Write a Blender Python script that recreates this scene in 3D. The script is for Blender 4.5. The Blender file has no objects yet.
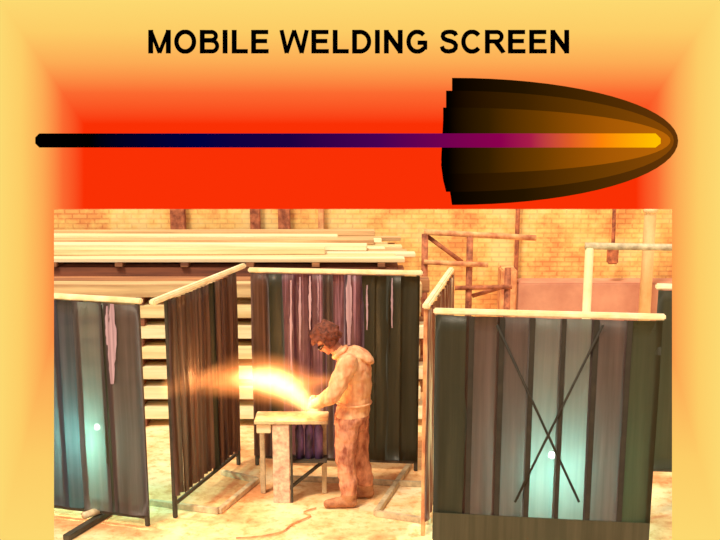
import bpy, bmesh, math, random
from mathutils import Vector, Matrix, noise
R = random.Random(7)
C = bpy.context.scene.collection
PI = math.pi

# ------------------------------------------------------------------ camera
F = 1150.0; PITCH = math.radians(14); CZ = 4.0; PX0, PY0 = 360.0, 375.0
cd = bpy.data.cameras.new('camera'); cam = bpy.data.objects.new('camera', cd); C.objects.link(cam)
cam.location = (0, 0, CZ); cam.rotation_euler = (PI/2 - PITCH, 0, 0)
cd.sensor_width = 36; cd.lens = 36*F/720; cd.shift_y = 105/720; cd.clip_end = 200
bpy.context.scene.camera = cam
sp_, cp_ = math.sin(PITCH), math.cos(PITCH)
def ray(px, py):
    a = (px-PX0)/F; b = (PY0-py)/F
    return Vector((a, cp_ + b*sp_, -sp_ + b*cp_))
def P(px, py, Y):                     # world point at depth Y
    d = ray(px, py); return Vector((0, 0, CZ)) + d*(Y/d.y)
def G(px, py, z=0.0):                 # world point at height z
    d = ray(px, py); return Vector((0, 0, CZ)) + d*((z-CZ)/d.z)

# ------------------------------------------------------------------ materials
def s2l(c):
    return tuple(((v/255)/12.92 if v/255 <= .04045 else (((v/255)+.055)/1.055)**2.4) for v in c) + (1,)
def newmat(name):
    m = bpy.data.materials.new(name); m.use_nodes = True
    nt = m.node_tree; nt.nodes.clear()
    out = nt.nodes.new('ShaderNodeOutputMaterial')
    return m, nt, out
def N(nt, t, **kw):
    n = nt.nodes.new(t)
    for k, v in kw.items():
        if k.startswith('_'): setattr(n, k[1:], v)
        else: n.inputs[k.replace('_', ' ')].default_value = v
    return n
def ramp(nt, stops, fac, interp='LINEAR'):
    r = nt.nodes.new('ShaderNodeValToRGB'); r.color_ramp.interpolation = interp
    e = r.color_ramp.elements
    while len(e) < len(stops): e.new(.5)
    for i, (p, c) in enumerate(stops): e[i].position = p; e[i].color = c
    nt.links.new(fac, r.inputs[0]); return r
def noisy(name, c1, c2, scale=(5, 5, 5), rough=.7, lo=.35, hi=.65, metallic=0, bump=0.0, c3=None, detail=5):
    m, nt, out = newmat(name)
    tc = N(nt, 'ShaderNodeTexCoord'); mp = N(nt, 'ShaderNodeMapping'); mp.inputs['Scale'].default_value = scale
    oi = N(nt, 'ShaderNodeObjectInfo')
    add = N(nt, 'ShaderNodeVectorMath', _operation='ADD')
    sc = N(nt, 'ShaderNodeVectorMath', _operation='SCALE'); sc.inputs['Scale'].default_value = 37
    cmb = N(nt, 'ShaderNodeCombineXYZ')
    for i in range(3): nt.links.new(oi.outputs['Random'], cmb.inputs[i])
    nt.links.new(cmb.outputs[0], sc.inputs[0])
    nt.links.new(tc.outputs['Object'], mp.inputs[0]); nt.links.new(mp.outputs[0], add.inputs[0]); nt.links.new(sc.outputs[0], add.inputs[1])
    nz = N(nt, 'ShaderNodeTexNoise', Scale=1.0, Detail=detail, Roughness=.6); nt.links.new(add.outputs[0], nz.inputs['Vector'])
    st = [(lo, s2l(c1)), (hi, s2l(c2))] if c3 is None else [(lo, s2l(c1)), ((lo+hi)/2, s2l(c2)), (hi, s2l(c3))]
    rp = ramp(nt, st, nz.outputs['Fac'])
    b = N(nt, 'ShaderNodeBsdfPrincipled', Roughness=rough, Metallic=metallic)
    nt.links.new(rp.outputs[0], b.inputs['Base Color'])
    if bump:
        bp = N(nt, 'ShaderNodeBump', Strength=bump, Distance=.02); nt.links.new(nz.outputs['Fac'], bp.inputs['Height']); nt.links.new(bp.outputs[0], b.inputs['Normal'])
    nt.links.new(b.outputs[0], out.inputs[0]); return m
def emis(name, col, strength=1.0):
    m, nt, out = newmat(name); e = N(nt, 'ShaderNodeEmission', Color=s2l(col), Strength=strength)
    nt.links.new(e.outputs[0], out.inputs[0]); return m
def strip_mat(name, dark, light, trans, lo=.4, hi=.75, tl=.35, tp=.04, rough=.4, xs=14):
    """Smoky PVC: streaked vertically, a little translucent, faintly see-through."""
    m, nt, out = newmat(name)
    tc = N(nt, 'ShaderNodeTexCoord'); mp = N(nt, 'ShaderNodeMapping'); mp.inputs['Scale'].default_value = (xs, xs, .55)
    oi = N(nt, 'ShaderNodeObjectInfo'); cmb = N(nt, 'ShaderNodeCombineXYZ')
    sc = N(nt, 'ShaderNodeMath', _operation='MULTIPLY'); sc.inputs[1].default_value = 91
    nt.links.new(oi.outputs['Random'], sc.inputs[0]); nt.links.new(sc.outputs[0], cmb.inputs[0]); nt.links.new(sc.outputs[0], cmb.inputs[2])
    add = N(nt, 'ShaderNodeVectorMath', _operation='ADD')
    nt.links.new(tc.outputs['Object'], mp.inputs[0]); nt.links.new(mp.outputs[0], add.inputs[0]); nt.links.new(cmb.outputs[0], add.inputs[1])
    nz = N(nt, 'ShaderNodeTexNoise', Scale=1.0, Detail=4, Roughness=.65); nt.links.new(add.outputs[0], nz.inputs['Vector'])
    rp = ramp(nt, [(lo, s2l(dark)), (hi, s2l(light))], nz.outputs['Fac'])  # lighter streaks are gloss highlights put into the strip colour
    b = N(nt, 'ShaderNodeBsdfPrincipled', Roughness=rough); nt.links.new(rp.outputs[0], b.inputs['Base Color'])
    t = N(nt, 'ShaderNodeBsdfTranslucent', Color=s2l(trans)); mx = N(nt, 'ShaderNodeMixShader', Fac=tl)
    nt.links.new(b.outputs[0], mx.inputs[1]); nt.links.new(t.outputs[0], mx.inputs[2])
    tr = N(nt, 'ShaderNodeBsdfTransparent', Color=s2l(trans)); m2 = N(nt, 'ShaderNodeMixShader', Fac=tp)
    nt.links.new(mx.outputs[0], m2.inputs[1]); nt.links.new(tr.outputs[0], m2.inputs[2])
    nt.links.new(m2.outputs[0], out.inputs[0]); return m

M = {}
M['cream'] = noisy('cream_paint', (238, 214, 160), (255, 242, 205), (6, 6, 6), .5)
M['rust'] = noisy('rusty_steel', (120, 60, 40), (205, 125, 85), (9, 9, 9), .8, bump=.2)
M['rustpale'] = noisy('rusty_pale_steel', (190, 110, 75), (245, 190, 130), (7, 7, 5), .8)
M['darksteel'] = noisy('dark_steel', (52, 48, 38), (80, 70, 58), (8, 8, 8), .6)
M['greysteel'] = noisy('worn_grey_steel', (170, 150, 120), (225, 205, 165), (10, 10, 10), .55)
M['timber'] = noisy('pale_timber', (212, 178, 125), (246, 224, 176), (.6, 14, 14), .8)
M['timberw'] = noisy('whitish_timber', (232, 206, 158), (250, 236, 204), (.6, 14, 14), .8)
M['timberd'] = noisy('brown_timber', (120, 72, 50), (190, 130, 85), (.5, 12, 12), .85)
M['timberr'] = noisy('reddish_timber', (95, 55, 45), (160, 95, 65), (.5, 12, 12), .85)
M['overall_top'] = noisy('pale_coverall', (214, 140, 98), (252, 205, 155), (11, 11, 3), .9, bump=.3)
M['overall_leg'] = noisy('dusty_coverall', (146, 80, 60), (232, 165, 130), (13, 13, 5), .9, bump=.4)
M['skin'] = noisy('skin', (150, 88, 66), (180, 112, 86), (8, 8, 8), .6)
M['hair'] = noisy('brown_hair', (78, 36, 24), (135, 70, 48), (30, 30, 30), .8, bump=.5)
M['boot'] = noisy('dusty_boot', (150, 95, 65), (195, 140, 100), (12, 12, 12), .8)
M['glove'] = noisy('pale_glove', (225, 185, 140), (250, 220, 180), (14, 14, 14), .9)
M['goggles'] = noisy('dark_goggles', (35, 22, 20), (60, 38, 32), (10, 10, 10), .3)
M['violet'] = noisy('violet_drum', (48, 34, 60), (120, 90, 150), (14, 14, 5), .5)
M['plinth'] = noisy('pinkish_render', (188, 128, 105), (214, 158, 130), (1.5, 1.5, 1.5), .9)
M['paleplate'] = noisy('speckled_pale_plate', (190, 150, 130), (246, 218, 190), (16, 16, 16), .7)
M['ivory'] = noisy('ivory_pipe', (235, 205, 150), (252, 232, 185), (3, 3, 3), .6)
M['blackbar'] = noisy('blackened_bar', (34, 30, 22), (50, 44, 34), (8, 8, 8), .8)
M['timberm'] = noisy('mid_timber', (180, 140, 98), (228, 195, 145), (.6, 14, 14), .8)
M['black'] = noisy('black_rubber', (30, 26, 24), (60, 50, 42), (8, 8, 8), .7)
M['s_mauve'] = strip_mat('smoky_mauve_strip', (88, 68, 60), (136, 108, 102), (140, 130, 130))
M['s_arc'] = strip_mat('clearer_smoky_strip', (92, 76, 70), (136, 114, 108), (180, 185, 185), tl=.4, tp=.07)
M['glint'] = strip_mat('pale_streak', (140, 108, 125), (225, 195, 210), (200, 170, 190), lo=.35, hi=.62, xs=30)
M['s_worn'] = strip_mat('worn_streaked_strip', (105, 50, 36), (255, 232, 195), (200, 120, 80), lo=.47, hi=.58, xs=12)
M['s_green'] = strip_mat('smoky_green_strip', (70, 68, 52), (92, 88, 70), (110, 130, 100), tl=.2)
M['s_blue'] = strip_mat('smoky_blue_strip', (66, 64, 74), (120, 108, 122), (125, 135, 145), hi=.85, tl=.3, tp=.05)
M['s_purple'] = strip_mat('streaky_purple_strip', (88, 56, 64), (245, 205, 232), (190, 140, 170), lo=.5, hi=.72, xs=38, tp=.08)
M['s_white'] = strip_mat('whitened_strip', (150, 120, 130), (245, 225, 225), (220, 180, 200), lo=.35, hi=.6, xs=20)
M['s_brown'] = strip_mat('smoky_brown_strip', (80, 56, 46), (165, 126, 108), (150, 110, 90), lo=.42, hi=.78, xs=30)
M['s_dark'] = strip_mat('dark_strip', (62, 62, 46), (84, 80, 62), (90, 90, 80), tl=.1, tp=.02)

# ground: pale dusty concrete with orange stains
def ground_mat():
    m, nt, out = newmat('dusty_ground')
    tc = N(nt, 'ShaderNodeTexCoord')
    n1 = N(nt, 'ShaderNodeTexNoise', Scale=1.1, Detail=6, Roughness=.65); nt.links.new(tc.outputs['Object'], n1.inputs['Vector'])
    n2 = N(nt, 'ShaderNodeTexNoise', Scale=9, Detail=5, Roughness=.7); nt.links.new(tc.outputs['Object'], n2.inputs['Vector'])
    r1 = ramp(nt, [(.36, s2l((252, 234, 200))), (.5, s2l((244, 208, 156))), (.62, s2l((218, 152, 102)))], n1.outputs['Fac'])
    r2 = ramp(nt, [(.3, s2l((225, 185, 130))), (.5, s2l((255, 250, 240)))], n2.outputs['Fac'])
    mx = N(nt, 'ShaderNodeMix', _data_type='RGBA', _blend_type='MULTIPLY'); mx.inputs[0].default_value = 1
    nt.links.new(r1.outputs[0], mx.inputs[6]); nt.links.new(r2.outputs[0], mx.inputs[7])
    b = N(nt, 'ShaderNodeBsdfPrincipled', Roughness=.9); nt.links.new(mx.outputs[2], b.inputs['Base Color'])
    bp = N(nt, 'ShaderNodeBump', Strength=.3, Distance=.02); nt.links.new(n2.outputs['Fac'], bp.inputs['Height']); nt.links.new(bp.outputs[0], b.inputs['Normal'])
    nt.links.new(b.outputs[0], out.inputs[0]); return m
def brick_mat():
    m, nt, out = newmat('yellow_brick')
    tc = N(nt, 'ShaderNodeTexCoord'); mp = N(nt, 'ShaderNodeMapping'); mp.inputs['Rotation'].default_value = (PI/2, 0, 0)
    nt.links.new(tc.outputs['Object'], mp.inputs[0])
    bk = N(nt, 'ShaderNodeTexBrick', Scale=1.0, Mortar_Size=.012, Brick_Width=.23, Row_Height=.075)
    bk.inputs['Color1'].default_value = s2l((255, 218, 130)); bk.inputs['Color2'].default_value = s2l((240, 178, 98)); bk.inputs['Mortar'].default_value = s2l((196, 130, 72))
    nt.links.new(mp.outputs[0], bk.inputs['Vector'])
    n1 = N(nt, 'ShaderNodeTexNoise', Scale=1.6, Detail=7, Roughness=.7); nt.links.new(tc.outputs['Object'], n1.inputs['Vector'])
    r1 = ramp(nt, [(.38, s2l((255, 236, 165))), (.5, s2l((250, 210, 125))), (.62, s2l((222, 140, 82)))], n1.outputs['Fac'])
    mx = N(nt, 'ShaderNodeMix', _data_type='RGBA'); mx.inputs[0].default_value = .62
    nt.links.new(bk.outputs['Color'], mx.inputs[6]); nt.links.new(r1.outputs[0], mx.inputs[7])
    b = N(nt, 'ShaderNodeBsdfPrincipled', Roughness=.9); nt.links.new(mx.outputs[2], b.inputs['Base Color'])
    nt.links.new(b.outputs[0], out.inputs[0]); return m
M['ground'] = ground_mat(); M['brick'] = brick_mat()

# ------------------------------------------------------------------ mesh helpers
class MB:
    def __init__(s): s.bm = bmesh.new()
    def box(s, c, d, rz=0, bev=.0):
        r = bmesh.ops.create_cube(s.bm, size=1)
        vs = r['verts']; mt = Matrix.Translation(c) @ Matrix.Rotation(rz, 4, 'Z') @ Matrix.Diagonal((d[0], d[1], d[2], 1))
        bmesh.ops.transform(s.bm, matrix=mt, verts=vs)
        if bev:
            es = list({e for v in vs for e in v.link_edges})
            bmesh.ops.bevel(s.bm, geom=es, offset=bev, segments=2, affect='EDGES')
        return s
    def bar(s, p, q, w, h=None, bev=.004):      # rectangular bar from p to q
        p, q = Vector(p), Vector(q); h = h or w; d = q-p; L = d.length
        z = Vector((0, 0, 1)) if abs(d.normalized().z) < .95 else Vector((0, 1, 0))
        x = d.normalized(); y = z.cross(x).normalized(); zz = x.cross(y)
        r = bmesh.ops.create_cube(s.bm, size=1); vs = r['verts']
        mt = Matrix(((x.x, y.x, zz.x, 0), (x.y, y.y, zz.y, 0), (x.z, y.z, zz.z, 0), (0, 0, 0, 1)))
        bmesh.ops.transform(s.bm, matrix=Matrix.Translation((p+q)/2) @ mt @ Matrix.Diagonal((L, w, h, 1)), verts=vs)
        if bev:
            bmesh.ops.bevel(s.bm, geom=list({e for v in vs for e in v.link_edges}), offset=bev, segments=2, affect='EDGES')
        return s
    def tube(s, path, r, n=12, cap=True):
        path = [Vector(p) for p in path]; rs = r if isinstance(r, (list, tuple)) else [r]*len(path)
        rings = []; up = None
        for i, p in enumerate(path):
            d = (path[min(i+1, len(path)-1)] - path[max(i-1, 0)]).normalized()
            if up is None: up = Vector((0, 0, 1)) if abs(d.z) < .9 else Vector((0, 1, 0))
            a = d.cross(up).normalized(); b = a.cross(d).normalized(); up = b
            rings.append([s.bm.verts.new(p + (a*math.cos(2*PI*k/n) + b*math.sin(2*PI*k/n))*rs[i]) for k in range(n)])
        for i in range(len(rings)-1):
            for k in range(n):
                s.bm.faces.new((rings[i][k], rings[i][(k+1) % n], rings[i+1][(k+1) % n], rings[i+1][k]))
        if cap: s.bm.faces.new(rings[0][::-1]); s.bm.faces.new(rings[-1])
        return s
    def ball(s, c, r, sx=1, sy=1, sz=1, rot=None, sub=3):
        q = bmesh.ops.create_icosphere(s.bm, subdivisions=sub, radius=1)
        mt = Matrix.Translation(c) @ (rot or Matrix.Identity(4)) @ Matrix.Diagonal((r*sx, r*sy, r*sz, 1))
        bmesh.ops.transform(s.bm, matrix=mt, verts=q['verts']); return s
    def prism(s, pts, y0, y1):                  # polygon in XZ extruded along Y
        a = [s.bm.verts.new((x, y0, z)) for x, z in pts]; b = [s.bm.verts.new((x, y1, z)) for x, z in pts]
        n = len(pts); s.bm.faces.new(a); s.bm.faces.new(b[::-1])
        for i in range(n): s.bm.faces.new((a[i], b[i], b[(i+1) % n], a[(i+1) % n]))
        return s
    def build(s, name, mat, parent=None, smooth=False):
        bmesh.ops.recalc_face_normals(s.bm, faces=s.bm.faces)
        me = bpy.data.meshes.new(name); s.bm.to_mesh(me); s.bm.free(); me.materials.append(mat)
        if smooth:
            for p in me.polygons: p.use_smooth = True
        o = bpy.data.objects.new(name, me); C.objects.link(o)
        if parent: o.parent = parent
        return o
def tag(o, label=None, cat=None, group=None, kind=None):
    for k, v in (('label', label), ('category', cat), ('group', group), ('kind', kind)):
        if v: o[k] = v
    return o
def empty(name, loc, rz=0, label=None, cat=None, group=None):
    o = bpy.data.objects.new(name, None); C.objects.link(o); o.location = loc; o.rotation_euler = (0, 0, rz)
    o.empty_display_size = .1
    return tag(o, label, cat, group)
def rebase(o):                                   # mesh origin to its base centre
    me = o.data; xs = [v.co for v in me.vertices]
    c = Vector(((min(v.x for v in xs)+max(v.x for v in xs))/2, (min(v.y for v in xs)+max(v.y for v in xs))/2, min(v.z for v in xs)))
    me.transform(Matrix.Translation(-c)); o.location = c; return o

# ------------------------------------------------------------------ setting
tag(MB().box((0, 12, -.1), (70, 60, .2)).build('floor', M['ground']), kind='structure')
WY = 18.0
tag(MB().box((0, WY+.15, 2.75), (40, .3, 5.5)).build('wall_back', M['brick']), kind='structure')
# pinkish rendered ledge at the foot of the wall
lx0 = P(513, 283, WY).x; lz = P(513, 283, WY-.5).z
tag(MB().box(((lx0+9)/2, WY-.26, lz/2), (9-lx0, .5, lz), bev=.02).build('trim_1', M['plinth']), kind='structure')
k = 2
for (xa, xb, mat) in ((170, 185, 'rust'), (250, 260, 'rust'), (278, 290, 'rust'), (318, 324, 'rustpale')):
    a = P(xa, 215, WY-.1).x; b = P(xb, 215, WY-.1).x
    tag(MB().box(((a+b)/2, WY-.06, 2.6), (b-a, .12, 5.2), bev=.01).build('trim_%d' % k, M[mat]), kind='structure'); k += 1

# ------------------------------------------------------------------ wall pipes
def pole(px, y0, y1, Y, r, mat, label, to_ground=True, name='pipe', cat='pipe', z1=None):
    x = P(px, y0, Y).x; zt = z1 if z1 else P(px, y0, Y).z; zb = 0.0 if to_ground else P(px, y1, Y).z
    o = MB().tube([(x, Y, zb), (x, Y, zt)], r, 12).build(name, M[mat], smooth=False)
    return tag(rebase(o), label, cat)
rt = empty('drain_pipe', (P(648, 240, WY-.7).x, WY-.75, 0), 0, 'thick ivory pipe running up the wall at the far right', 'pipe')
MB().tube([(0, 0, 0), (0, 0, 5)], .09, 16).build('pipe_body', M['ivory'], rt, True)
MB().tube([(0, 0, 2.2), (0, 0, 2.3)], .11, 16).build('collar', M['ivory'], rt, True)
pole(518, 208, 278, WY-.1, .035, 'rust', 'thin rusty pipe climbing the brick wall left of the pinkish ledge', False, z1=5)
rt = empty('hanging_chain_hoist', (P(612, 240, WY-.3).x, WY-.4, 0), 0, 'dark rod with a block hanging against the brick wall above the ledge', 'hoist')
MB().tube([(0, 0, P(612, 250, WY-.4).z), (0, .28, 5)], .03, 8).build('rod', M['rust'], rt)
MB().box((0, 0, P(612, 254, WY-.4).z), (.16, .14, .3), bev=.02).build('block', M['rust'], rt)
# orange pier beside the ledge
x = P(507, 290, WY-.3).x
tag(rebase(MB().box((x, WY-.3, .55*P(507, 275, WY-.3).z), (.24, .5, 1.1*P(507, 275, WY-.3).z), bev=.02).build('brick_pier', M['rustpale'])), 'short orange pier at the left end of the pinkish ledge', 'pier')
# rusty pipe rack in front of the wall
RY = 15.6
rt = empty('pipe_rack', (P(470, 300, RY).x, RY, 0), 0, 'rusty open pipe rack standing between the timber stack and the brick wall', 'rack')
ox = P(470, 300, RY).x
def rp(px, py, dy=0):
    v = P(px, py, RY+dy); return (v.x-ox, dy, v.z)
for px, py in ((470, 236), (425, 234), (508, 268)):
    v = rp(px, py); MB().tube([(v[0], 0, 0), v], .045, 10).build('upright', M['rust'], rt, True)
MB().tube([rp(424, 232), rp(536, 238)], .04, 10).build('rail', M['rustpale'], rt, True)
MB().tube([rp(424, 262, -.06), rp(488, 265, -.06)], .035, 10).build('rail', M['rustpale'], rt, True)
MB().tube([rp(455, 288, -.04), rp(512, 287, -.04)], .03, 10).build('rail', M['rust'], rt, True)
MB().tube([rp(427, 236, .05), rp(462, 262, .05)], .03, 10).build('brace', M['rust'], rt, True)
MB().tube([rp(472, 296, .05), rp(506, 286, .05)], .03, 10).build('brace', M['rust'], rt, True)
# pale tube frame behind the right-hand screen
TY = 13.0
xo = P(587, 300, TY).x
rt = empty('tube_frame', (xo, TY, 0), 0, 'pale bent tube frame rising behind the large right hand screen', 'frame')
zt = P(587, 246, TY).z
MB().tube([(0, 0, 0), (0, 0, zt-.02)], .05, 12).build('upright', M['ivory'], rt, True)
MB().tube([(-.05, 0, zt), (2.4, 0, zt-.04)], .04, 12).build('crossbar', M['greysteel'], rt, True)
MB().tube([(2.3, 0, 0), (2.3, 0, zt-.05)], .05, 12).build('upright', M['ivory'], rt, True)

# ------------------------------------------------------------------ timber stacks
def plank(x0, x1, y, z, w, h, mat, label, group, rz=0, name='timber_plank'):
    L = x1-x0; b = MB().box((0, 0, h/2), (L, w, h), bev=.008)
    o = b.build(name, M[mat]); o.location = ((x0+x1)/2, y, z); o.rotation_euler.z = rz
    return tag(o, label, 'plank', group)
ORD = ['bottom', 'second', 'third', 'fourth', 'fifth', 'sixth', 'seventh', 'eighth', 'ninth', 'tenth', 'eleventh', 'twelfth']
NTH = ['first'] + ORD[1:]
AY = 13.75; z = 0.0; lev = 0
TONE = ['timberw', 'timberw', 'timberw', 'timber', 'timberw', 'timber', 'timberm']
while lev < 7:
    for j in range(9):
        bx = -5.6 + j*.74 + R.uniform(-.03, .03)
        o = MB().box((0, 0, .0475), (.09, .62, .095), bev=.005).build('stack_bearer', M['timberr']); o.location = (bx, AY, z)
        tag(o, '%s dark bearer from the left under the %s layer of the front timber stack' % (NTH[j], ORD[lev]), 'bearer', 'bearers in the front timber stack')
    z += .095
    h = .155
    for r in range(2):
        xe = .9 + R.uniform(-.2, .06)
        mt = TONE[lev] if r == 0 else R.choice(['timber', 'timberd'])
        plank(-6+R.uniform(-.2, .2), xe, AY-.17+r*.33, z, .28, h, mt,
              '%s beam in the %s layer of the slatted front timber stack' % (['front', 'rear'][r], ORD[lev]), 'beams in the front timber stack', name='timber_beam')
    z += h; lev += 1
ATOP = z
# rear stack: brown baulks on which bearers carry pale planks
BY0 = 15.05
for lv in range(5):
    for r in range(2):
        plank(-7, .66+R.uniform(-.2, .04), BY0+.2+r*1.98, lv*.345, .5, .34, 'timberd' if (lv+r) % 2 else 'timberr',
              'thick brown baulk, %s course, %s side of the rear timber stack' % (ORD[lv], ['near', 'far'][r]), 'baulks under the pale planks', name='timber_baulk')
for j in range(9):
    o = MB().box((0, 0, .03), (.1, 2.6, .06), bev=.005).build('stack_bearer', M['timberd']); o.location = (-6.6+j*.86, BY0+1.2, 5*.345)
    tag(o, '%s cross bearer from the left beneath the pale planks of the rear stack' % NTH[j], 'bearer', 'cross bearers of the rear stack')
BT = 5*.345+.06
for r in range(11):
    y = BY0+.02+r*.245
    plank(-7+R.uniform(-.4, .3),   .42+R.uniform(-.3, .2) + (.2 if r < 4 else 0), y, BT+.002, .225, .05, ['timberw', 'timber', 'timberw', 'timberm', 'timberw', 'timber', 'timberm', 'timberw', 'timberw', 'timberm', 'timber'][r],
          '%s pale sawn plank from the near edge of the rear timber stack' % NTH[r], 'pale planks on the rear stack')
for r in range(5):
    y = BY0+.35+r*.5
    plank(-7+R.uniform(-.4, .3) + 1.5*(r % 2), .3+R.uniform(-.9, .4), y, BT+.056, .3, .07, ['timber', 'timberw', 'timberm', 'timberw', 'timberm'][r],
          '%s loose upper plank, counted from the near edge, on the rear stack' % NTH[r], 'loose planks on top of the rear stack', rz=[.022, -.03, .018, -.012, .02][r])

# ------------------------------------------------------------------ welding screens
def strip(w, h, amp, folds, seed, thick=.003):
    bm = bmesh.new(); nx = 4*folds+2; nz = 14; g = []
    for i in range(nx+1):
        u = i/nx; col = []
        for j in range(nz+1):
            v = j/nz
            d = amp*math.sin(u*folds*2*PI+seed) + .012*noise.noise(Vector((u*2+seed*3, v*3, seed)))
            col.append(bm.verts.new(((u-.5)*w + .006*noise.noise(Vector((seed, v*2.5, u))), d*(1-.35*v), h*v)))
        g.append(col)
    for i in range(nx):
        for j in range(nz): bm.faces.new((g[i][j], g[i+1][j], g[i+1][j+1], g[i][j+1]))
    m = MB(); m.bm.free(); m.bm = bm
    bmesh.ops.solidify(bm, geom=bm.faces[:], thickness=thick)
    return m
def screen(label, A, B, z0, z1, mats, folds=1, amp=.012, rag=0.0, shade_band=None, foot=None, post='darksteel', railw=.06, bottom=True, over=.03, ins=(0, 0)):
    A, B = Vector((A[0], A[1], 0)), Vector((B[0], B[1], 0)); d = B-A; L = d.length; rz = math.atan2(d.y, d.x)
    rt = empty('welding_screen', A, rz, label, 'screen')
    MB().box((L/2, 0, z1), (L+2*over, railw, .05), bev=.012).build('top_rail', M['cream'], rt)
    for x in (.02+ins[0], L-.02-ins[1]): MB().box((x, .0, (z1-.03)/2), (.04, .04, z1-.03), bev=.006).build('post', M[post], rt)
    if bottom: MB().box(((L+ins[0]-ins[1])/2, .0, z0-.0), (L-.08-ins[0]-ins[1], .03, .035), bev=.005).build('bottom_rail', M['darksteel'], rt)
    mats = [(q, 1) if isinstance(q, str) else q for q in mats]; tot = sum(q[1] for q in mats); xx = .02+ins[0]
    for i, (mt, wt) in enumerate(mats):
        w = (L-.04-ins[0]-ins[1])*wt/tot; xx += w
        zz = z0 + (R.uniform(0, rag) if rag else 0) + .02
        o = strip(w*1.1+.03, z1-.03-zz, amp, folds, R.uniform(0, 6)).build('curtain_strip', M[mt], rt, True)
        o.location = (xx-w/2, -.03 - (.008 if i % 2 else 0), zz)
    if shade_band: MB().box((L/2, -.055, (z0+shade_band)/2), (L, .008, shade_band-z0), bev=.002).build('shade_band', M['s_dark'], rt)  # dark green band painted in for the shade near the ground
    if foot:      # floor frame of square tube: (front depth, back depth)
        f0, f1 = foot; h = .05
        for x in (.03, L-.03): MB().box((x, (f1-f0)/2, h/2+.001), (.055, f0+f1, h), bev=.006).build('foot_bar', M['greysteel'], rt)
        for y in (-f0, f1): MB().box((L/2, y, h/2+.001), (L-.12, .055, h), bev=.006).build('foot_bar', M['greysteel'], rt)
    return rt
a = G(437, 311, 2.15); b = G(662, 317, 2.15)
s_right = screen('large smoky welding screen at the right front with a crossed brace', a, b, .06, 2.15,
       ['s_dark', 's_mauve', 's_mauve', 's_arc', 's_arc', 's_mauve', 's_green'], shade_band=.34)
d = (b-a); L = Vector((d.x, d.y)).length
def local_on(px, py, A, B, off):               # panel-local x and z of a picture point on the panel plane
    A = Vector((A.x, A.y, 0)); B = Vector((B.x, B.y, 0)); dd = (B-A).normalized(); n = Vector((dd.y, -dd.x, 0))
    r = ray(px, py); o = Vector((0, 0, CZ)); t = ((A + n*off - o).dot(n))/r.dot(n); q = o + r*t
    return ((q-A).dot(dd), -off, q.z)
for p, q in (((497, 325), (579, 502)), ((603, 325), (515, 502))):
    MB().tube([local_on(*p, a, b, .06), local_on(*q, a, b, .06)], .011, 8).build('cross_brace', M['blackbar'], s_right, True)
for px in (470, 500, 530, 561, 593, 626):
    x = local_on(px, 400, a, b, .05)[0]
    MB().box((x, -.048, 1.1), (.045 if px != 561 else .035, .006, 2.04), bev=.002).build('overlap_band', M['blackbar'], s_right)
RA, RB = a, b
a = G(139, 301, 2.15); b2 = G(54, 296, 2.15); dv = (b2-a); dv.z = 0; b = a + dv.normalized()*1.95
s_left = screen('smoky blue grey welding screen at the left front with a pale green glow', b, a, .09, 2.15,
       ['s_dark', 's_blue', 's_blue', 's_blue', ('s_blue', .8), ('s_arc', .9), ('s_dark', .25), ('s_mauve', 1.1)], amp=.012)
LA, LB = b, a
# rebuild the whitened strip narrower: leave it; add floor bar under this screen
an = G(153, 302, 2.15); bn = G(243, 266, 2.15)
s_lw = screen('brown corrugated welding screen angled back as the left wall of the booth', an, bn, .14, 2.15,
       ['s_brown']*6 + ['s_dark'] + ['s_brown']*4, folds=2, amp=.02, rag=.07, foot=None, ins=(.26, .26))
a = G(251, 270, 2.15); b = G(420, 273, 2.15)
s_back = screen('purple streaked welding screen closing the back of the booth behind the worker', a, b, .1, 2.15,
       ['s_brown', 's_dark', 's_purple', 's_purple', 's_purple', ('s_mauve', .5), 's_purple', ('s_purple', 1.1), 's_dark', ('s_dark', .8), 's_dark', 's_dark'], amp=.01, foot=None)
BA, BB = a, b
a = G(426, 306, 2.15); b = G(451, 270, 2.15)
s_rw = screen('narrow edge on welding screen forming the right wall of the booth', a, b, .12, 2.15,
       ['s_worn']*6, folds=2, amp=.02, post='rustpale')
a2 = Vector((2.72, 10.35, 0)); b2 = Vector((4.5, 10.2, 0))
screen('dark green welding screen partly seen at the far right edge', a2, b2, .5, 2.25, ['s_green', 's_dark', 's_green', 's_dark', 's_green', 's_dark'], post='rustpale')

def glint(rt, A, B, px, y0, y1, wd, off, seed):
    rr = random.Random(seed); Lp, Rp = [], []
    k_ = 16
    for i in range(k_+1):
        py = y0+(y1-y0)*i/k_; ww = wd*(.7+.4*rr.random())*(1-1.2*abs(i/k_-.45)); cx = px+rr.uniform(-.25, .25)
        l_ = local_on(cx-ww, py, A, B, off); r_ = local_on(cx+ww, py, A, B, off)
        Lp.append((l_[0], l_[2])); Rp.append((r_[0], r_[2]))
    b_ = MB()
    fr_ = [[b_.bm.verts.new((x_, -off-dy, z_)) for x_, z_ in side] for side in (Lp, Rp) for dy in (0, .002)]
    for i in range(k_):
        for q0, q1 in ((0, 2), (3, 1), (1, 0), (2, 3)):
            b_.bm.faces.new((fr_[q0][i], fr_[q0][i+1], fr_[q1][i+1], fr_[q1][i]))
    for i in (0, k_): b_.bm.faces.new((fr_[0][i], fr_[2][i], fr_[3][i], fr_[1][i]))
    o = b_.build('glint_streak', M['glint'], rt); o['label'] = 'pale vertical streak, painted highlight'  # pale sliver drawn as a highlight on the plastic
glint(s_left, LA if LA.x < LB.x else LB, LB if LA.x < LB.x else LA, 112, 304, 384, 5, .062, 3)
glint(s_left, LA if LA.x < LB.x else LB, LB if LA.x < LB.x else LA, 107, 306, 345, 2, .064, 5)
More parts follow.
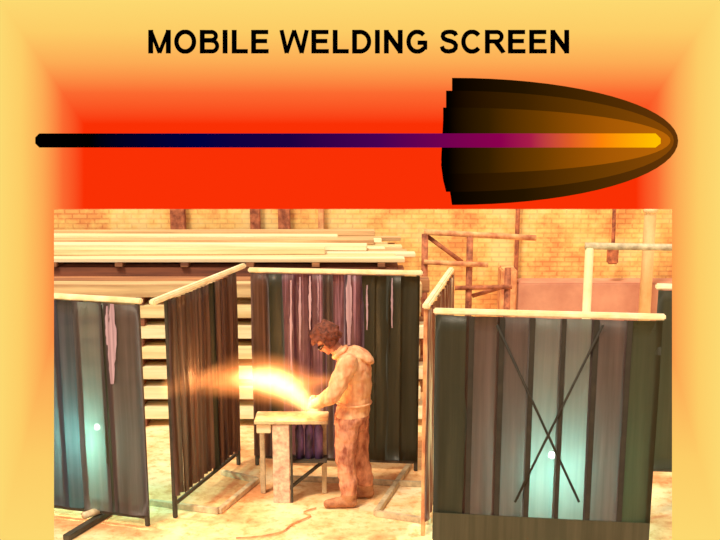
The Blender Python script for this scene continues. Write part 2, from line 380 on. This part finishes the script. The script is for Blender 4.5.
for px, y0, y1, wd, sd in ((349, 275, 345, 4, 8), (300, 277, 350, 1.6, 9), (310, 276, 330, 1.5, 10), (291, 280, 370, 1.3, 11), (318, 276, 320, 1.2, 12), (367, 285, 330, 1.2, 13), (392, 278, 328, 1.2, 14)):
    glint(s_back, BA, BB, px, y0, y1, wd, .055, sd)

# floor frames of square tube standing under the screens
def floor_frame(label, pts, bars, w=.055, mat='greysteel'):
    ps = [G(*p, .03) for p in pts]; c = sum(ps, Vector())/len(ps); c.z = 0
    rt = empty('floor_frame', c, 0, label, 'frame')
    for i, j in bars:
        p, q = ps[i]-c, ps[j]-c; p.z = q.z = .029
        MB().bar(p, q, w, .055).build('bar', M[mat], rt)
    return rt
floor_frame('pale square tube floor frame lying in front of the left wing screen', [(150, 502), (219, 511), (257, 480), (222, 472)], [(0, 1), (1, 2), (2, 3)])
floor_frame('pale square tube floor frame in front of the right wing screen', [(376, 513), (430, 521), (388, 464), (410, 464), (403, 482)], [(0, 1), (0, 3)])
floor_frame('thin pale bar lying on the ground behind the workbench', [(290, 478), (422, 484)], [(0, 1)], .04)
floor_frame('dark angled floor bar sticking out under the left front screen', [(66, 538), (128, 500)], [(0, 1)], .07, 'darksteel')
o = MB().tube([G(84, 522, .03), G(101, 516, .03)], .035, 12).build('caster', M['greysteel'], None, True)
o.location = (0, 0, 0); tag(rebase(o), 'small grey roller on the dark bar under the left front screen', 'roller'); o.location.z = .057

# ------------------------------------------------------------------ arcs behind the screens
M['arc'] = emis('arc_white', (255, 250, 225), 200)
M['arc2'] = emis('arc_white_left', (255, 250, 225), 60)
def arc(px, py, Y, r, mat, label, col, power, dyl):
    c = P(px, py, Y); rt = empty('welding_arc', (c.x, c.y, 0), 0, label, 'welding arc')
    MB().ball((0, 0, c.z), r, sub=2).build('arc_glow', M[mat], rt, True)
    MB().tube([(.0, 0, c.z-r*.8), (.03, .12, c.z-.16)], .008, 8).build('electrode', M['darksteel'], rt, True)
    MB().box((.03, .14, (c.z-.15)/2), (.05, .05, c.z-.15), bev=.005).build('work_stand', M['darksteel'], rt)
    MB().box((.03, .14, .015), (.3, .3, .03), bev=.005).build('base_plate', M['darksteel'], rt)
    l = bpy.data.lights.new('arc_light', 'POINT'); l.energy = power; l.color = col; l.shadow_soft_size = .05
    lo = bpy.data.objects.new('arc_light', l); C.objects.link(lo); lo.location = (c.x, c.y+dyl, c.z)
arc(552, 455, 9.62+.38, .032, 'arc', 'bright white spot of a welding arc glowing through the right front screen', (.34, 1, .80), 60, -.1)
arc(97, 427, 10.75, .03, 'arc2', 'small white spot of a welding arc glowing through the left front screen', (.34, 1, .76), 55, -.1)

# ------------------------------------------------------------------ workbench
WBY = 10.78
def W(px, py, Y=WBY): return P(px, py, Y)
zt = W(290, 421, WBY-.02).z-.02
xl, xr = W(254, 418).x, W(328, 418).x
rt = empty('workbench', ((xl+xr)/2, WBY+.22, 0), 0, 'pale steel workbench under the torch flame beside the worker', 'workbench')
hw = (xr-xl)/2
MB().box((0, -.06, zt), (2*hw, .36, .035), bev=.006).build('bench_top', M['greysteel'], rt)
x = W(281, 450).x-(xl+xr)/2
MB().box((x, -.2, (zt-.02)/2), (.165, .05, zt-.02), bev=.006).build('leg', M['paleplate'], rt)
MB().box((x+.1, -.19, (zt-.02)/2), (.022, .05, zt-.02), bev=.004).build('leg_flange', M['darksteel'], rt)
MB().box((hw-.05, .08, (zt-.02)/2), (.05, .05, zt-.02), bev=.006).build('leg', M['greysteel'], rt)
MB().box((-hw+.05, .08, (zt-.02)/2), (.05, .05, zt-.02), bev=.006).build('leg', M['greysteel'], rt)
MB().box((-hw+.09, -.06, zt-.07), (.14, .3, .09), bev=.006).build('side_rail', M['timberw'], rt)
MB().bar((x+.06, -.15, .12), (hw-.06, .0, .36), .03, .03).build('brace', M['darksteel'], rt)
MB().box((.165, -.03, .40), (.36, .22, .02), bev=.004).build('shelf', M['darksteel'], rt)
bx = (xl+xr)/2
for i, dx in enumerate((.07, .165, .26)):
    o = MB().tube([(0, 0, 0), (0, 0, .3), (0, 0, .34), (0, 0, .38)], [.044, .044, .028, .018], 14).build('canister', M['violet'], None, True)
    o.location = (bx+dx, WBY+.19, .412)
    tag(o, ['leftmost', 'middle', 'rightmost'][i] + ' of the dark violet canisters under the workbench top', 'canister', 'violet canisters under the bench')

# ------------------------------------------------------------------ worker
def J(px, py, Y): return P(px, py, Y)
ORG = Vector((J(350, 500, 10.78).x, 10.78, 0))
body = MB()
def limb(pts, rs, n=14):
    pts = [Vector(p)-ORG for p in pts]
    pp, rr = [], []
    for i in range(len(pts)-1):
        for t in (0, .25, .5, .75):
            pp.append(pts[i].lerp(pts[i+1], t)); rr.append(rs[i]*(1-t)+rs[i+1]*t)
    pp.append(pts[-1]); rr.append(rs[-1])
    body.tube(pp, rr, n)
    for p, r in zip(pts, rs): body.ball(p, r*.99, sub=2)
nk = J(339, 352, 10.78); ch = J(352, 374, 10.78); wa = J(353, 398, 10.78); pv = J(352, 417, 10.78)
sL = J(348, 363, 10.58); sR = J(350, 358, 10.97)
# torso as stacked elliptical sections
def section_body(secs, n=22):
    rings = []
    for c, ax, ay, tilt in secs:
        c = Vector(c)-ORG; m = Matrix.Rotation(tilt, 3, 'Y')
        rings.append([body.bm.verts.new(c + m @ Vector((1.1*ax*math.cos(2*PI*k/n), ay*math.sin(2*PI*k/n), 0))) for k in range(n)])
    for i in range(len(rings)-1):
        for k in range(n): body.bm.faces.new((rings[i][k], rings[i][(k+1) % n], rings[i+1][(k+1) % n], rings[i+1][k]))
    body.bm.faces.new(rings[0][::-1]); body.bm.faces.new(rings[-1])
section_body([(J(352, 428, 10.78), .13, .15, 0), (J(352, 417, 10.78), .155, .19, 0), (J(354, 402, 10.78), .145, .18, -.05), (J(355, 385, 10.78), .15, .19, -.1),
              (J(354, 368, 10.78), .155, .215, -.2), (J(351, 356, 10.78), .135, .2, -.35), (J(346, 350, 10.78), .09, .12, -.5)])
limb([J(352, 358, 10.78), nk, J(332, 344, 10.78)], [.085, .066, .062])
limb([sL, J(333, 396, 10.5), J(319, 403, 10.66)], [.102, .08, .058])
limb([sR, J(338, 388, 11.03), J(322, 400, 10.88)], [.098, .078, .058])
hL, hR = J(348, 420, 10.68), J(356, 420, 10.88)
limb([hL, J(345, 458, 10.66), J(348, 478, 10.66), J(349, 496, 10.66)], [.13, .098, .09, .078])
limb([hR, J(359, 456, 10.9), J(364, 476, 10.92), J(366, 487, 10.94)], [.128, .098, .09, .078])
# boots
for ax, ay, tx, dy in ((J(349, 497, 10.66).x, 10.66, -.21, -.02), (J(366, 490, 10.94).x, 10.94, -.19, -.03)):
    limb([Vector((ax+.03, ay, .06)), Vector((ax+.5*tx, ay+dy/2, .058)), Vector((ax+tx, ay+dy, .045))], [.058, .054, .044])
    limb([Vector((ax, ay, .17)), Vector((ax+.01, ay, .07))], [.066, .058])
# head
HC = J(327, 340, 10.78)-ORG
ht = Matrix.Rotation(-.8, 4, 'Y')        # tipped forward towards -X
hq = Matrix.Translation(HC) @ ht
def hpt(x, y, z): return (hq @ Vector((x, y, z)))
body.ball(hpt(.01, 0, .02), 1, .1, .078, .105, ht); body.ball(hpt(-.035, 0, -.045), 1, .065, .058, .07, ht)   # cranium, jaw
body.ball(hpt(-.108, 0, -.025), 1, .02, .014, .026, ht, 2)      # nose
body.ball(hpt(-.09, 0, -.068), 1, .014, .026, .008, ht, 2)      # lips
body.ball(hpt(-.085, 0, -.098), 1, .018, .022, .018, ht, 2)     # chin
body.ball(hpt(-.088, 0, .018), 1, .016, .05, .012, ht, 2)       # brow
for s in (-1, 1): body.ball(hpt(.01, s*.078, -.015), 1, .022, .012, .034, ht, 2)
# gloved hands with fingers curled round the torch handle
def hand(wr, palm, side):
    limb([wr, palm], [.06, .052])
    pc = Vector(palm)
    for k_, (ln, of) in enumerate(((.075, -.036), (.085, -.012), (.08, .012), (.062, .034))):
        b0 = pc + Vector((-.02, side*.012, of*-1+.0)) ; b0.z += .0
        limb([b0, b0+Vector((-.035, -side*.03, .004)), b0+Vector((-.03, -side*.06, -.012)), b0+Vector((-.006, -side*.068, -.016))], [.0125, .012, .011, .010], 8)
    limb([pc+Vector((.01, -side*.01, .03)), pc+Vector((-.012, -side*.035, .06)), pc+Vector((-.04, -side*.045, .062))], [.015, .013, .011], 8)
hand(J(321, 402, 10.66), J(315, 404, 10.71), -1)
hand(J(323, 400, 10.88), J(316, 401, 10.85), 1)
worker = empty('person', ORG, 0, 'worker in a pale dusty coverall bending over the bench with a torch', 'person')
o = body.build('body', M['overall_top'], worker, True)
for nm in ('overall_leg', 'skin', 'boot', 'glove'): o.data.materials.append(M[nm])
md = o.modifiers.new('r', 'REMESH'); md.mode = 'VOXEL'; md.voxel_size = .0095; md.use_smooth_shade = True
md = o.modifiers.new('s', 'SMOOTH'); md.iterations = 4; md.factor = .5
bpy.context.view_layer.update()
me = bpy.data.meshes.new_from_object(o.evaluated_get(bpy.context.evaluated_depsgraph_get()))
o.modifiers.clear(); o.data = me
if len(me.materials) < 5:
    me.materials.clear()
    for nm in ('overall_top', 'overall_leg', 'skin', 'boot', 'glove'): me.materials.append(M[nm])
hxL = (J(319, 403, 10.7)-ORG).x
for v in me.vertices:                      # cloth folds below the collar
    c = v.co
    if (c-HC).length > .17 and c.x > hxL+.05 and c.z > .15:
        f = noise.noise(Vector((c.x*9, c.y*9, c.z*(16 if c.z > .85 else 11)))) + .5*noise.noise(Vector((c.x*22, c.y*22, c.z*30)))
        v.co = c + v.normal*f*.011
for p in me.polygons:
    c = p.center; p.use_smooth = True
    hd = (c-HC).length
    if hd < .155 and (c-(nk-ORG)).length > .075: p.material_index = 2
    elif c.x < hxL and .6 < c.z < 1.2: p.material_index = 4
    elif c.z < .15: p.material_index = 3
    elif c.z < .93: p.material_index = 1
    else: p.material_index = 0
# hair: bushy cap
hb = MB(); hb.ball((0, 0, 0), 1, .148, .12, .14, None, 5)
for v in hb.bm.verts: v.co *= 1 + .16*noise.noise(v.co*22) + .08*noise.noise(v.co*55)
bmesh.ops.delete(hb.bm, geom=[v for v in hb.bm.verts if v.co.x < -.06 and v.co.z < .02], context='VERTS')
bmesh.ops.delete(hb.bm, geom=[v for v in hb.bm.verts if v.co.z < -.115], context='VERTS')
h = hb.build('hair', M['hair'], worker, True); h.matrix_local = hq @ Matrix.Translation((.018, 0, .035))
h.modifiers.new('t', 'SOLIDIFY').thickness = .02
g = MB()
for s in (-1, 1): g.ball((-.1, s*.034, 0), 1, .022, .03, .024, None, 2)
g.tube([(.11*math.cos(t)*-1+.0, .095*math.sin(t), 0) for t in [i*PI/12 for i in range(-9, 10)]], .009, 8)
g = g.build('goggles', M['goggles'], worker, True); g.matrix_local = hq @ Matrix.Translation((0, 0, 0))
# collar, hood thrown back over the shoulder, belt
cl = MB(); cl.tube([(.075*math.cos(t), .08*math.sin(t), 0) for t in [i*2*PI/20 for i in range(21)]], .022, 10)
cl = cl.build('collar', M['overall_top'], worker, True); cl.matrix_local = Matrix.Translation(J(340, 352, 10.78)-ORG) @ Matrix.Rotation(-.7, 4, 'Y')
hd = MB(); hd.ball((0, 0, 0), 1, .135, .16, .05, Matrix.Rotation(.6, 4, 'Y'), 4)
for v in hd.bm.verts: v.co *= 1+.14*noise.noise(v.co*14)
hd = hd.build('hood', M['overall_top'], worker, True); hd.location = J(363, 355, 10.78)-ORG
be = MB(); be.tube([(.166*math.cos(t), .186*math.sin(t), 0) for t in [i*2*PI/30 for i in range(31)]], .012, 8)
be = be.build('waistband', M['overall_top'], worker, True); be.location = J(354, 402, 10.78)-ORG

# torch in his hands
tp, th = J(306, 411, 10.78), J(321, 400, 10.78)
rt = empty('cutting_torch', tp, 0, 'thin metal torch gripped in the worker hands with flame at its tip', 'torch')
d = th-tp
MB().tube([(0, 0, 0), d*.35], [.010, .015], 10).build('nozzle', M['darksteel'], rt, True)
MB().tube([d*.35, d*.75, d*1.25], [.018, .02, .02], 12).build('handle', M['rust'], rt, True)
hp = [th+d*.25, J(332, 415, 10.72), J(335, 440, 10.5), J(330, 480, 10.42), G(322, 504, .015), G(310, 516, .015), G(292, 524, .015), G(283, 531, .015), G(262, 536, .015), G(236, 538, .015)]
def smooth_path(p, n=6):
    out = []
    for i in range(len(p)-1):
        p0, p1, p2, p3 = p[max(i-1, 0)], p[i], p[i+1], p[min(i+2, len(p)-1)]
        for k_ in range(n):
            t = k_/n
            out.append(.5*((2*p1)+(p2-p0)*t+(2*p0-5*p1+4*p2-p3)*t*t+(3*p1-p0-3*p2+p3)*t**3))
    return out+[p[-1]]
hp2 = hp[3:]
hp2[0] = G(316, 508, .015); hp2[1] = G(304, 512, .015)
o = MB().tube([Vector((v.x, v.y, max(v.z, .016))) for v in smooth_path(hp2)], .0075, 8).build('supply_hose', M['rustpale'], None, True)
tag(rebase(o), 'thin brown hose trailing over the ground from the worker boots', 'hose')

# ------------------------------------------------------------------ flame and spark plume
def puff_mat(name, col, k, nscale=3.0, power=1.6):
    """Glowing gas: emission fades from the middle of each puff to its rim."""
    m, nt, out = newmat(name)
    tc = N(nt, 'ShaderNodeTexCoord'); ln = N(nt, 'ShaderNodeVectorMath', _operation='LENGTH'); nt.links.new(tc.outputs['Object'], ln.inputs[0])
    iv = N(nt, 'ShaderNodeMath', _operation='SUBTRACT', _use_clamp=True); iv.inputs[0].default_value = 1; nt.links.new(ln.outputs['Value'], iv.inputs[1])
    pw = N(nt, 'ShaderNodeMath', _operation='POWER'); pw.inputs[1].default_value = power; nt.links.new(iv.outputs[0], pw.inputs[0])
    nz = N(nt, 'ShaderNodeTexNoise', Scale=nscale, Detail=2); nt.links.new(tc.outputs['Object'], nz.inputs['Vector'])
    mr = N(nt, 'ShaderNodeMapRange'); mr.inputs[1].default_value = .3; mr.inputs[2].default_value = .65; mr.inputs[3].default_value = .5*k; mr.inputs[4].default_value = 1.3*k
    nt.links.new(nz.outputs['Fac'], mr.inputs[0])
    ml = N(nt, 'ShaderNodeMath', _operation='MULTIPLY'); nt.links.new(pw.outputs[0], ml.inputs[0]); nt.links.new(mr.outputs[0], ml.inputs[1])
    e = N(nt, 'ShaderNodeEmission', Color=col); nt.links.new(ml.outputs[0], e.inputs['Strength'])
    nt.links.new(e.outputs[0], out.inputs['Volume']); return m
fo = J(306, 411, 10.78)
pl = empty('torch_flame', fo, 0, 'bright yellow flame and spark plume blowing left from the torch tip', 'flame')
pm = {'core': puff_mat('flame_core', (1, .58, .19, 1), 28), 'halo': puff_mat('flame_halo', (1, .30, .07, 1), 9, 2.5), 'spray': puff_mat('flame_spray', (1, .36, .1, 1), 11, 5.0, 1.2)}
ball = None
for kind, px, py, Y, rx, ry, rz, tl in (
        ('core', 312, 409, 10.74, .13, .10, .11, 40), ('core', 302, 400, 10.76, .24, .13, .13, 45), ('core', 288, 388, 10.78, .27, .16, .18, 35),
        ('core', 271, 381, 10.8, .27, .17, .19, 12), ('core', 253, 379, 10.8, .26, .15, .15, 0),
        ('halo', 290, 386, 10.8, .50, .25, .30, 30), ('halo', 262, 379, 10.8, .55, .28, .30, 8), ('halo', 228, 381, 10.8, .48, .2, .20, -3), ('halo', 318, 381, 10.86, .34, .12, .10, -4),
        ('spray', 176, 381, 10.62, .09, .5, .15, 0), ('spray', 197, 378, 11.05, .08, .7, .13, 0), ('spray', 216, 377, 11.55, .07, .5, .10, 0)):
    if ball is None:
        mb = MB(); mb.ball((0, 0, 0), 1, sub=3); o = mb.build('flame_puff', pm['core'], pl, True); ball = o.data
    else:
        d_ = bpy.data.meshes.get(kind) or ball.copy(); d_.name = kind; d_.materials[0] = pm[kind]
        o = bpy.data.objects.new('spark_spray' if kind == 'spray' else 'flame_puff', ball if kind == 'core' else d_); C.objects.link(o); o.parent = pl
    q = J(px, py, Y)-fo
    if kind == 'spray': q.x += .04
    o.location = q; o.scale = (rx, ry, rz); o.rotation_euler = (0, math.radians(tl), math.radians(-14.5) if kind == 'spray' else 0)
for (px, py, Y, e, r) in ((285, 388, 10.72, 22, .12), (200, 379, 10.75, 7, .08)):
    l = bpy.data.lights.new('flame_light', 'POINT'); l.energy = e; l.color = (1, .5, .18); l.shadow_soft_size = r
    lo = bpy.data.objects.new('flame_light', l); C.objects.link(lo); lo.location = J(px, py, Y)

# ------------------------------------------------------------------ slide surround, added as a self-lit board before the yard
D = 5.0; S = F/D
def bp(px, py): return ((px-360)/S, (375-py)/S)
# board frame: origin at foot, local X right, Z up the face, leaning back by the pitch
foot_v = -(CZ - D*sp_)/cp_
orig = Vector((0, 0, CZ)) + Vector((0, cp_, -sp_))*D + Vector((0, sp_, cp_))*foot_v
board = empty('slide_board', orig, 0, 'big red and yellow self-lit slide surround titled MOBILE WELDING SCREEN', 'slide surround')
board.rotation_euler = (-PITCH, 0, 0)
def bl(px, py): x, z = bp(px, py); return (x, z - foot_v)
def lit_mat(name, build):
    m, nt, out = newmat(name); tc = N(nt, 'ShaderNodeTexCoord'); sx = N(nt, 'ShaderNodeSeparateXYZ'); nt.links.new(tc.outputs['Object'], sx.inputs[0])
    def mth(op, a, b=None, clamp=False):
        n = N(nt, 'ShaderNodeMath', _operation=op, _use_clamp=clamp)
        for i, v in enumerate((a, b)):
            if v is None: continue
            if isinstance(v, (int, float)): n.inputs[i].default_value = v
            else: nt.links.new(v, n.inputs[i])
        return n.outputs[0]
    px = mth('ADD', mth('MULTIPLY', sx.outputs['X'], S), 360)
    py = mth('SUBTRACT', 375 - foot_v*S, mth('MULTIPLY', sx.outputs['Z'], S))
    c = build(nt, mth, px, py)
    e = N(nt, 'ShaderNodeEmission', Strength=1.0); nt.links.new(c, e.inputs['Color']); nt.links.new(e.outputs[0], out.inputs[0]); return m  # artwork glows by itself only to hold its exact colours
def slide(nt, mth, px, py):
    tx = mth('DIVIDE', mth('MINIMUM', px, mth('SUBTRACT', 720, px)), 84)
    ty = mth('MINIMUM', mth('DIVIDE', py, 124), mth('DIVIDE', mth('SUBTRACT', 540, py), 325))
    t = mth('MINIMUM', tx, ty, True)
    return ramp(nt, [(0, s2l((253, 217, 112))), (.25, s2l((253, 205, 102))), (.5, s2l((253, 172, 84))), (.75, s2l((252, 106, 48))), (1, s2l((250, 48, 4)))], t).outputs[0]
def band(stops):
    def f(nt, mth, px, py):
        return ramp(nt, [(p, s2l(c)) for p, c in stops], mth('DIVIDE', mth('SUBTRACT', px, 440), 240, True)).outputs[0]
    return f
def barcol(nt, mth, px, py):
    st = [(36, (0, 0, 0)), (90, (0, 0, 0)), (200, (0, 0, 64)), (290, (28, 0, 66)), (380, (72, 0, 84)), (500, (140, 0, 78)), (530, (170, 28, 72)), (570, (225, 92, 36)), (600, (252, 130, 8)), (655, (255, 192, 0))]
    return ramp(nt, [((p-36)/624, s2l(c)) for p, c in st], mth('DIVIDE', mth('SUBTRACT', px, 36), 624, True)).outputs[0]
# face: a portal-shaped panel; its opening widens backwards so it has no visible reveal
bm = bmesh.new()
def portal(y, g):
    o = []
    for (x, z) in ((-30, None), (-30, -30), (750, -30), (750, None), (672+g, None), (672+g, 209-g), (54-g, 209-g), (54-g, None)):
        if z is None: o.append((bl(x, 0)[0], y, 0))
        else: q = bl(x, z); o.append((q[0], y, q[1]))
    return [bm.verts.new(v) for v in o]
f_, b_ = portal(0, 0), portal(.05, 8)
n = 8
for i in range(n): bm.faces.new((f_[i], f_[(i+1) % n], b_[(i+1) % n], b_[i]))
for vs in (f_, b_):
    bm.faces.new((vs[0], vs[1], vs[6], vs[7])); bm.faces.new((vs[1], vs[2], vs[5], vs[6])); bm.faces.new((vs[2], vs[3], vs[4], vs[5]))
m = MB(); m.bm.free(); m.bm = bm
face = m.build('slide_face_panel', lit_mat('slide_face', slide), board)
face.data.materials.append(M['darksteel'])
for p in face.data.polygons:
    if p.center.y > .005: p.material_index = 1
for s in (-1, 1):
    x = bl(360+s*362, 0)[0]
    top = Vector((x, .07, bl(0, 60)[1]))
    inv = Matrix.Rotation(PITCH, 3, 'X'); ft = inv @ Vector((s*2.05, 2.3, .03))
    MB().tube([top, ft], .03, 10).build('added_slide_strut', M['darksteel'], board, True)
# comet ornament
def comet(px0, tip, top, bot, y, mat, steps):
    pts = []
    for i in range(37):
        t = -PI/2 + PI*i/36; hgt = (bot-141) if t < 0 else (141-top)
        pts.append(bl(px0+(tip-px0)*math.cos(t), 141-hgt*math.sin(t)))
    for sx_, sy_ in steps: pts.append(bl(sx_, sy_))
    m = MB(); m.prism(pts, y, y-.002); return m.build('comet_band', mat, board)
comet(452, 678, 78, 205, -.001, lit_mat('comet_outer', band([(.03, (0, 0, 0)), (.35, (36, 20, 0)), (.65, (72, 40, 2)), (1, (98, 52, 8))])), [(452, 100), (446, 150), (450, 192)])
comet(446, 673.5, 91, 192, -.004, lit_mat('comet_middle', band([(.03, (0, 0, 0)), (.35, (62, 34, 0)), (.65, (104, 58, 2)), (1, (138, 74, 6))])), [(446, 120), (441, 165), (443, 180)])
comet(443, 670, 108, 174, -.007, lit_mat('comet_inner', band([(.03, (0, 0, 0)), (.2, (52, 30, 0)), (.42, (108, 60, 0)), (.7, (165, 88, 4)), (1, (190, 104, 8))])), [(443, 120), (441, 160)])
m = MB(); m.prism([bl(x, y) for x, y in ((36, 138), (40, 134), (655, 134), (660, 139), (660, 144), (655, 148), (40, 148), (36, 144))], -.010, -.012)
m.build('colour_bar', lit_mat('bar_colours', barcol), board)
# title lettering, stroked capitals (units of 1/1000 em, cap height 716)
def arcp(cx, cy, rx, ry, a0, a1, n=16): return [(cx+rx*math.cos(math.radians(a0+(a1-a0)*i/n)), cy+ry*math.sin(math.radians(a0+(a1-a0)*i/n))) for i in range(n+1)]
Hc = 716; st = 154; hs = 130
def letter(ch):
    v = lambda x, a=0, b=Hc: ([(x, a), (x, b)], st)
    h = lambda y, a, b: ([(a, y), (b, y)], hs)
    t = Hc-hs/2; bo = hs/2
    if ch == 'I': return 278, [v(140)]
    if ch == 'L': return 611, [v(148), h(bo, 75, 575)]
    if ch == 'E': return 667, [v(146), h(bo, 75, 618), h(t, 75, 606), h(375, 75, 570)]
    if ch == 'M': return 833, [v(140), v(693), ([(140, Hc-10), (416, 10)], 118), ([(693, Hc-10), (416, 10)], 118)]
    if ch == 'N': return 722, [v(144), v(578), ([(150, Hc-70), (572, 70)], 150)]
    if ch == 'W': return 944, [([(75, Hc), (240, 10)], 134), ([(240, 10), (472, Hc-10)], 118), ([(472, Hc-10), (704, 10)], 118), ([(704, 10), (869, Hc)], 134)]
    if ch == 'O': return 778, [(arcp(389, 358, 276, 302, 0, 360, 32), 140)]
    if ch == 'C': return 722, [(arcp(385, 358, 270, 302, 40, 320, 28), 138)]
    if ch == 'G': return 778, [(arcp(389, 358, 272, 302, 42, 322, 28), 138), ([(632, 120), (640, 170), (640, 385)], 130), ([(400, 325), (705, 325)], hs)]
    if ch == 'D': return 722, [v(146), ([(75, bo), (300, bo)]+arcp(320, 358, 282, 296, -90, 90, 18)+[(300, t), (75, t)], 134)]
    if ch == 'B': return 722, [v(146), ([(75, t), (420, t)]+arcp(430, 530, 145, 124, 90, -90, 12)+[(75, 404)], 124), ([(75, 390), (450, 390)]+arcp(455, 224, 160, 162, 90, -90, 12)+[(75, bo)], 124)]
    if ch == 'R': return 722, [v(146), ([(75, t), (420, t)]+arcp(435, 510, 158, 144, 90, -90, 12)+[(75, 366)], 124), ([(400, 370), (655, 0)], 158)]
    if ch == 'S': return 667, [([(555, 545), (515, 620), (425, 656), (320, 660), (215, 640), (150, 590), (135, 520), (165, 455), (250, 410), (400, 370), (500, 320), (545, 255), (535, 160), (470, 90), (340, 58), (215, 72), (140, 125), (105, 215)], 134)]
    return 278, []
mt, nt, out = newmat('title_black'); b = N(nt, 'ShaderNodeBsdfDiffuse', Color=(0, 0, 0, 1)); nt.links.new(b.outputs[0], out.inputs[0])
k = 422.6/13260.0; x0 = 146.3
for ch in 'MOBILE WELDING SCREEN':
    adv, strokes = letter(ch); m = MB()
    for si, (pts, w) in enumerate(strokes):
        q = [Vector((p[0], p[1])) for p in pts]; closed = (q[0]-q[-1]).length < 1e-3
        Lf, Rt = [], []
        for i in range(len(q)):
            a = q[i-1] if i else (q[-2] if closed else q[0]); b = q[i+1] if i < len(q)-1 else (q[1] if closed else q[-1])
            dd = (b-a).normalized(); nn = Vector((-dd.y, dd.x))
            if i > 0 and i < len(q)-1:
                d1 = (q[i]-q[i-1]).normalized(); n1 = Vector((-d1.y, d1.x)); nn = nn/max(.6, nn.dot(n1))
            Lf.append(q[i]+nn*w/2); Rt.append(q[i]-nn*w/2)
        yy = -.002 - .0002*si
        def tov(p): 
            z_ = min(max(p.y, -6), Hc+6)
            X, Z = bl(x0+p.x*k, 53.5-z_*23.5/Hc); return X, Z
        fr = [[m.bm.verts.new((tov(p)[0], yy+dy_, tov(p)[1])) for p in side] for side in (Lf, Rt) for dy_ in (0, .0018)]
        L0, L1, R0, R1 = fr
        for i in range(len(q)-1):
            m.bm.faces.new((L0[i], L0[i+1], R0[i+1], R0[i])); m.bm.faces.new((L1[i], R1[i], R1[i+1], L1[i+1]))
            m.bm.faces.new((L0[i], L1[i], L1[i+1], L0[i+1])); m.bm.faces.new((R0[i], R0[i+1], R1[i+1], R1[i]))
        if not closed:
            m.bm.faces.new((L0[0], R0[0], R1[0], L1[0])); m.bm.faces.new((L0[-1], L1[-1], R1[-1], R0[-1]))
    x0 += adv*k
    if strokes: m.build('title_letter', mt, board)

# ------------------------------------------------------------------ light
w = bpy.data.worlds.new('sky'); bpy.context.scene.world = w; w.use_nodes = True
bg = w.node_tree.nodes['Background']; bg.inputs[0].default_value = (1, .85, .70, 1); bg.inputs[1].default_value = 1.0
sl = bpy.data.lights.new('sun', 'SUN'); sl.energy = 3.4; sl.color = (1, .85, .64); sl.angle = math.radians(14)
so = bpy.data.objects.new('sun', sl); C.objects.link(so); so.location = (-10, -5, 20)
dirv = Vector((.4, .6, -1.15)); so.rotation_euler = dirv.to_track_quat('-Z', 'Y').to_euler()
vs = bpy.context.scene.view_settings; vs.view_transform = 'Standard'; vs.look = 'None'; vs.gamma = 1; vs.exposure = 0; vs.use_curve_mapping = False
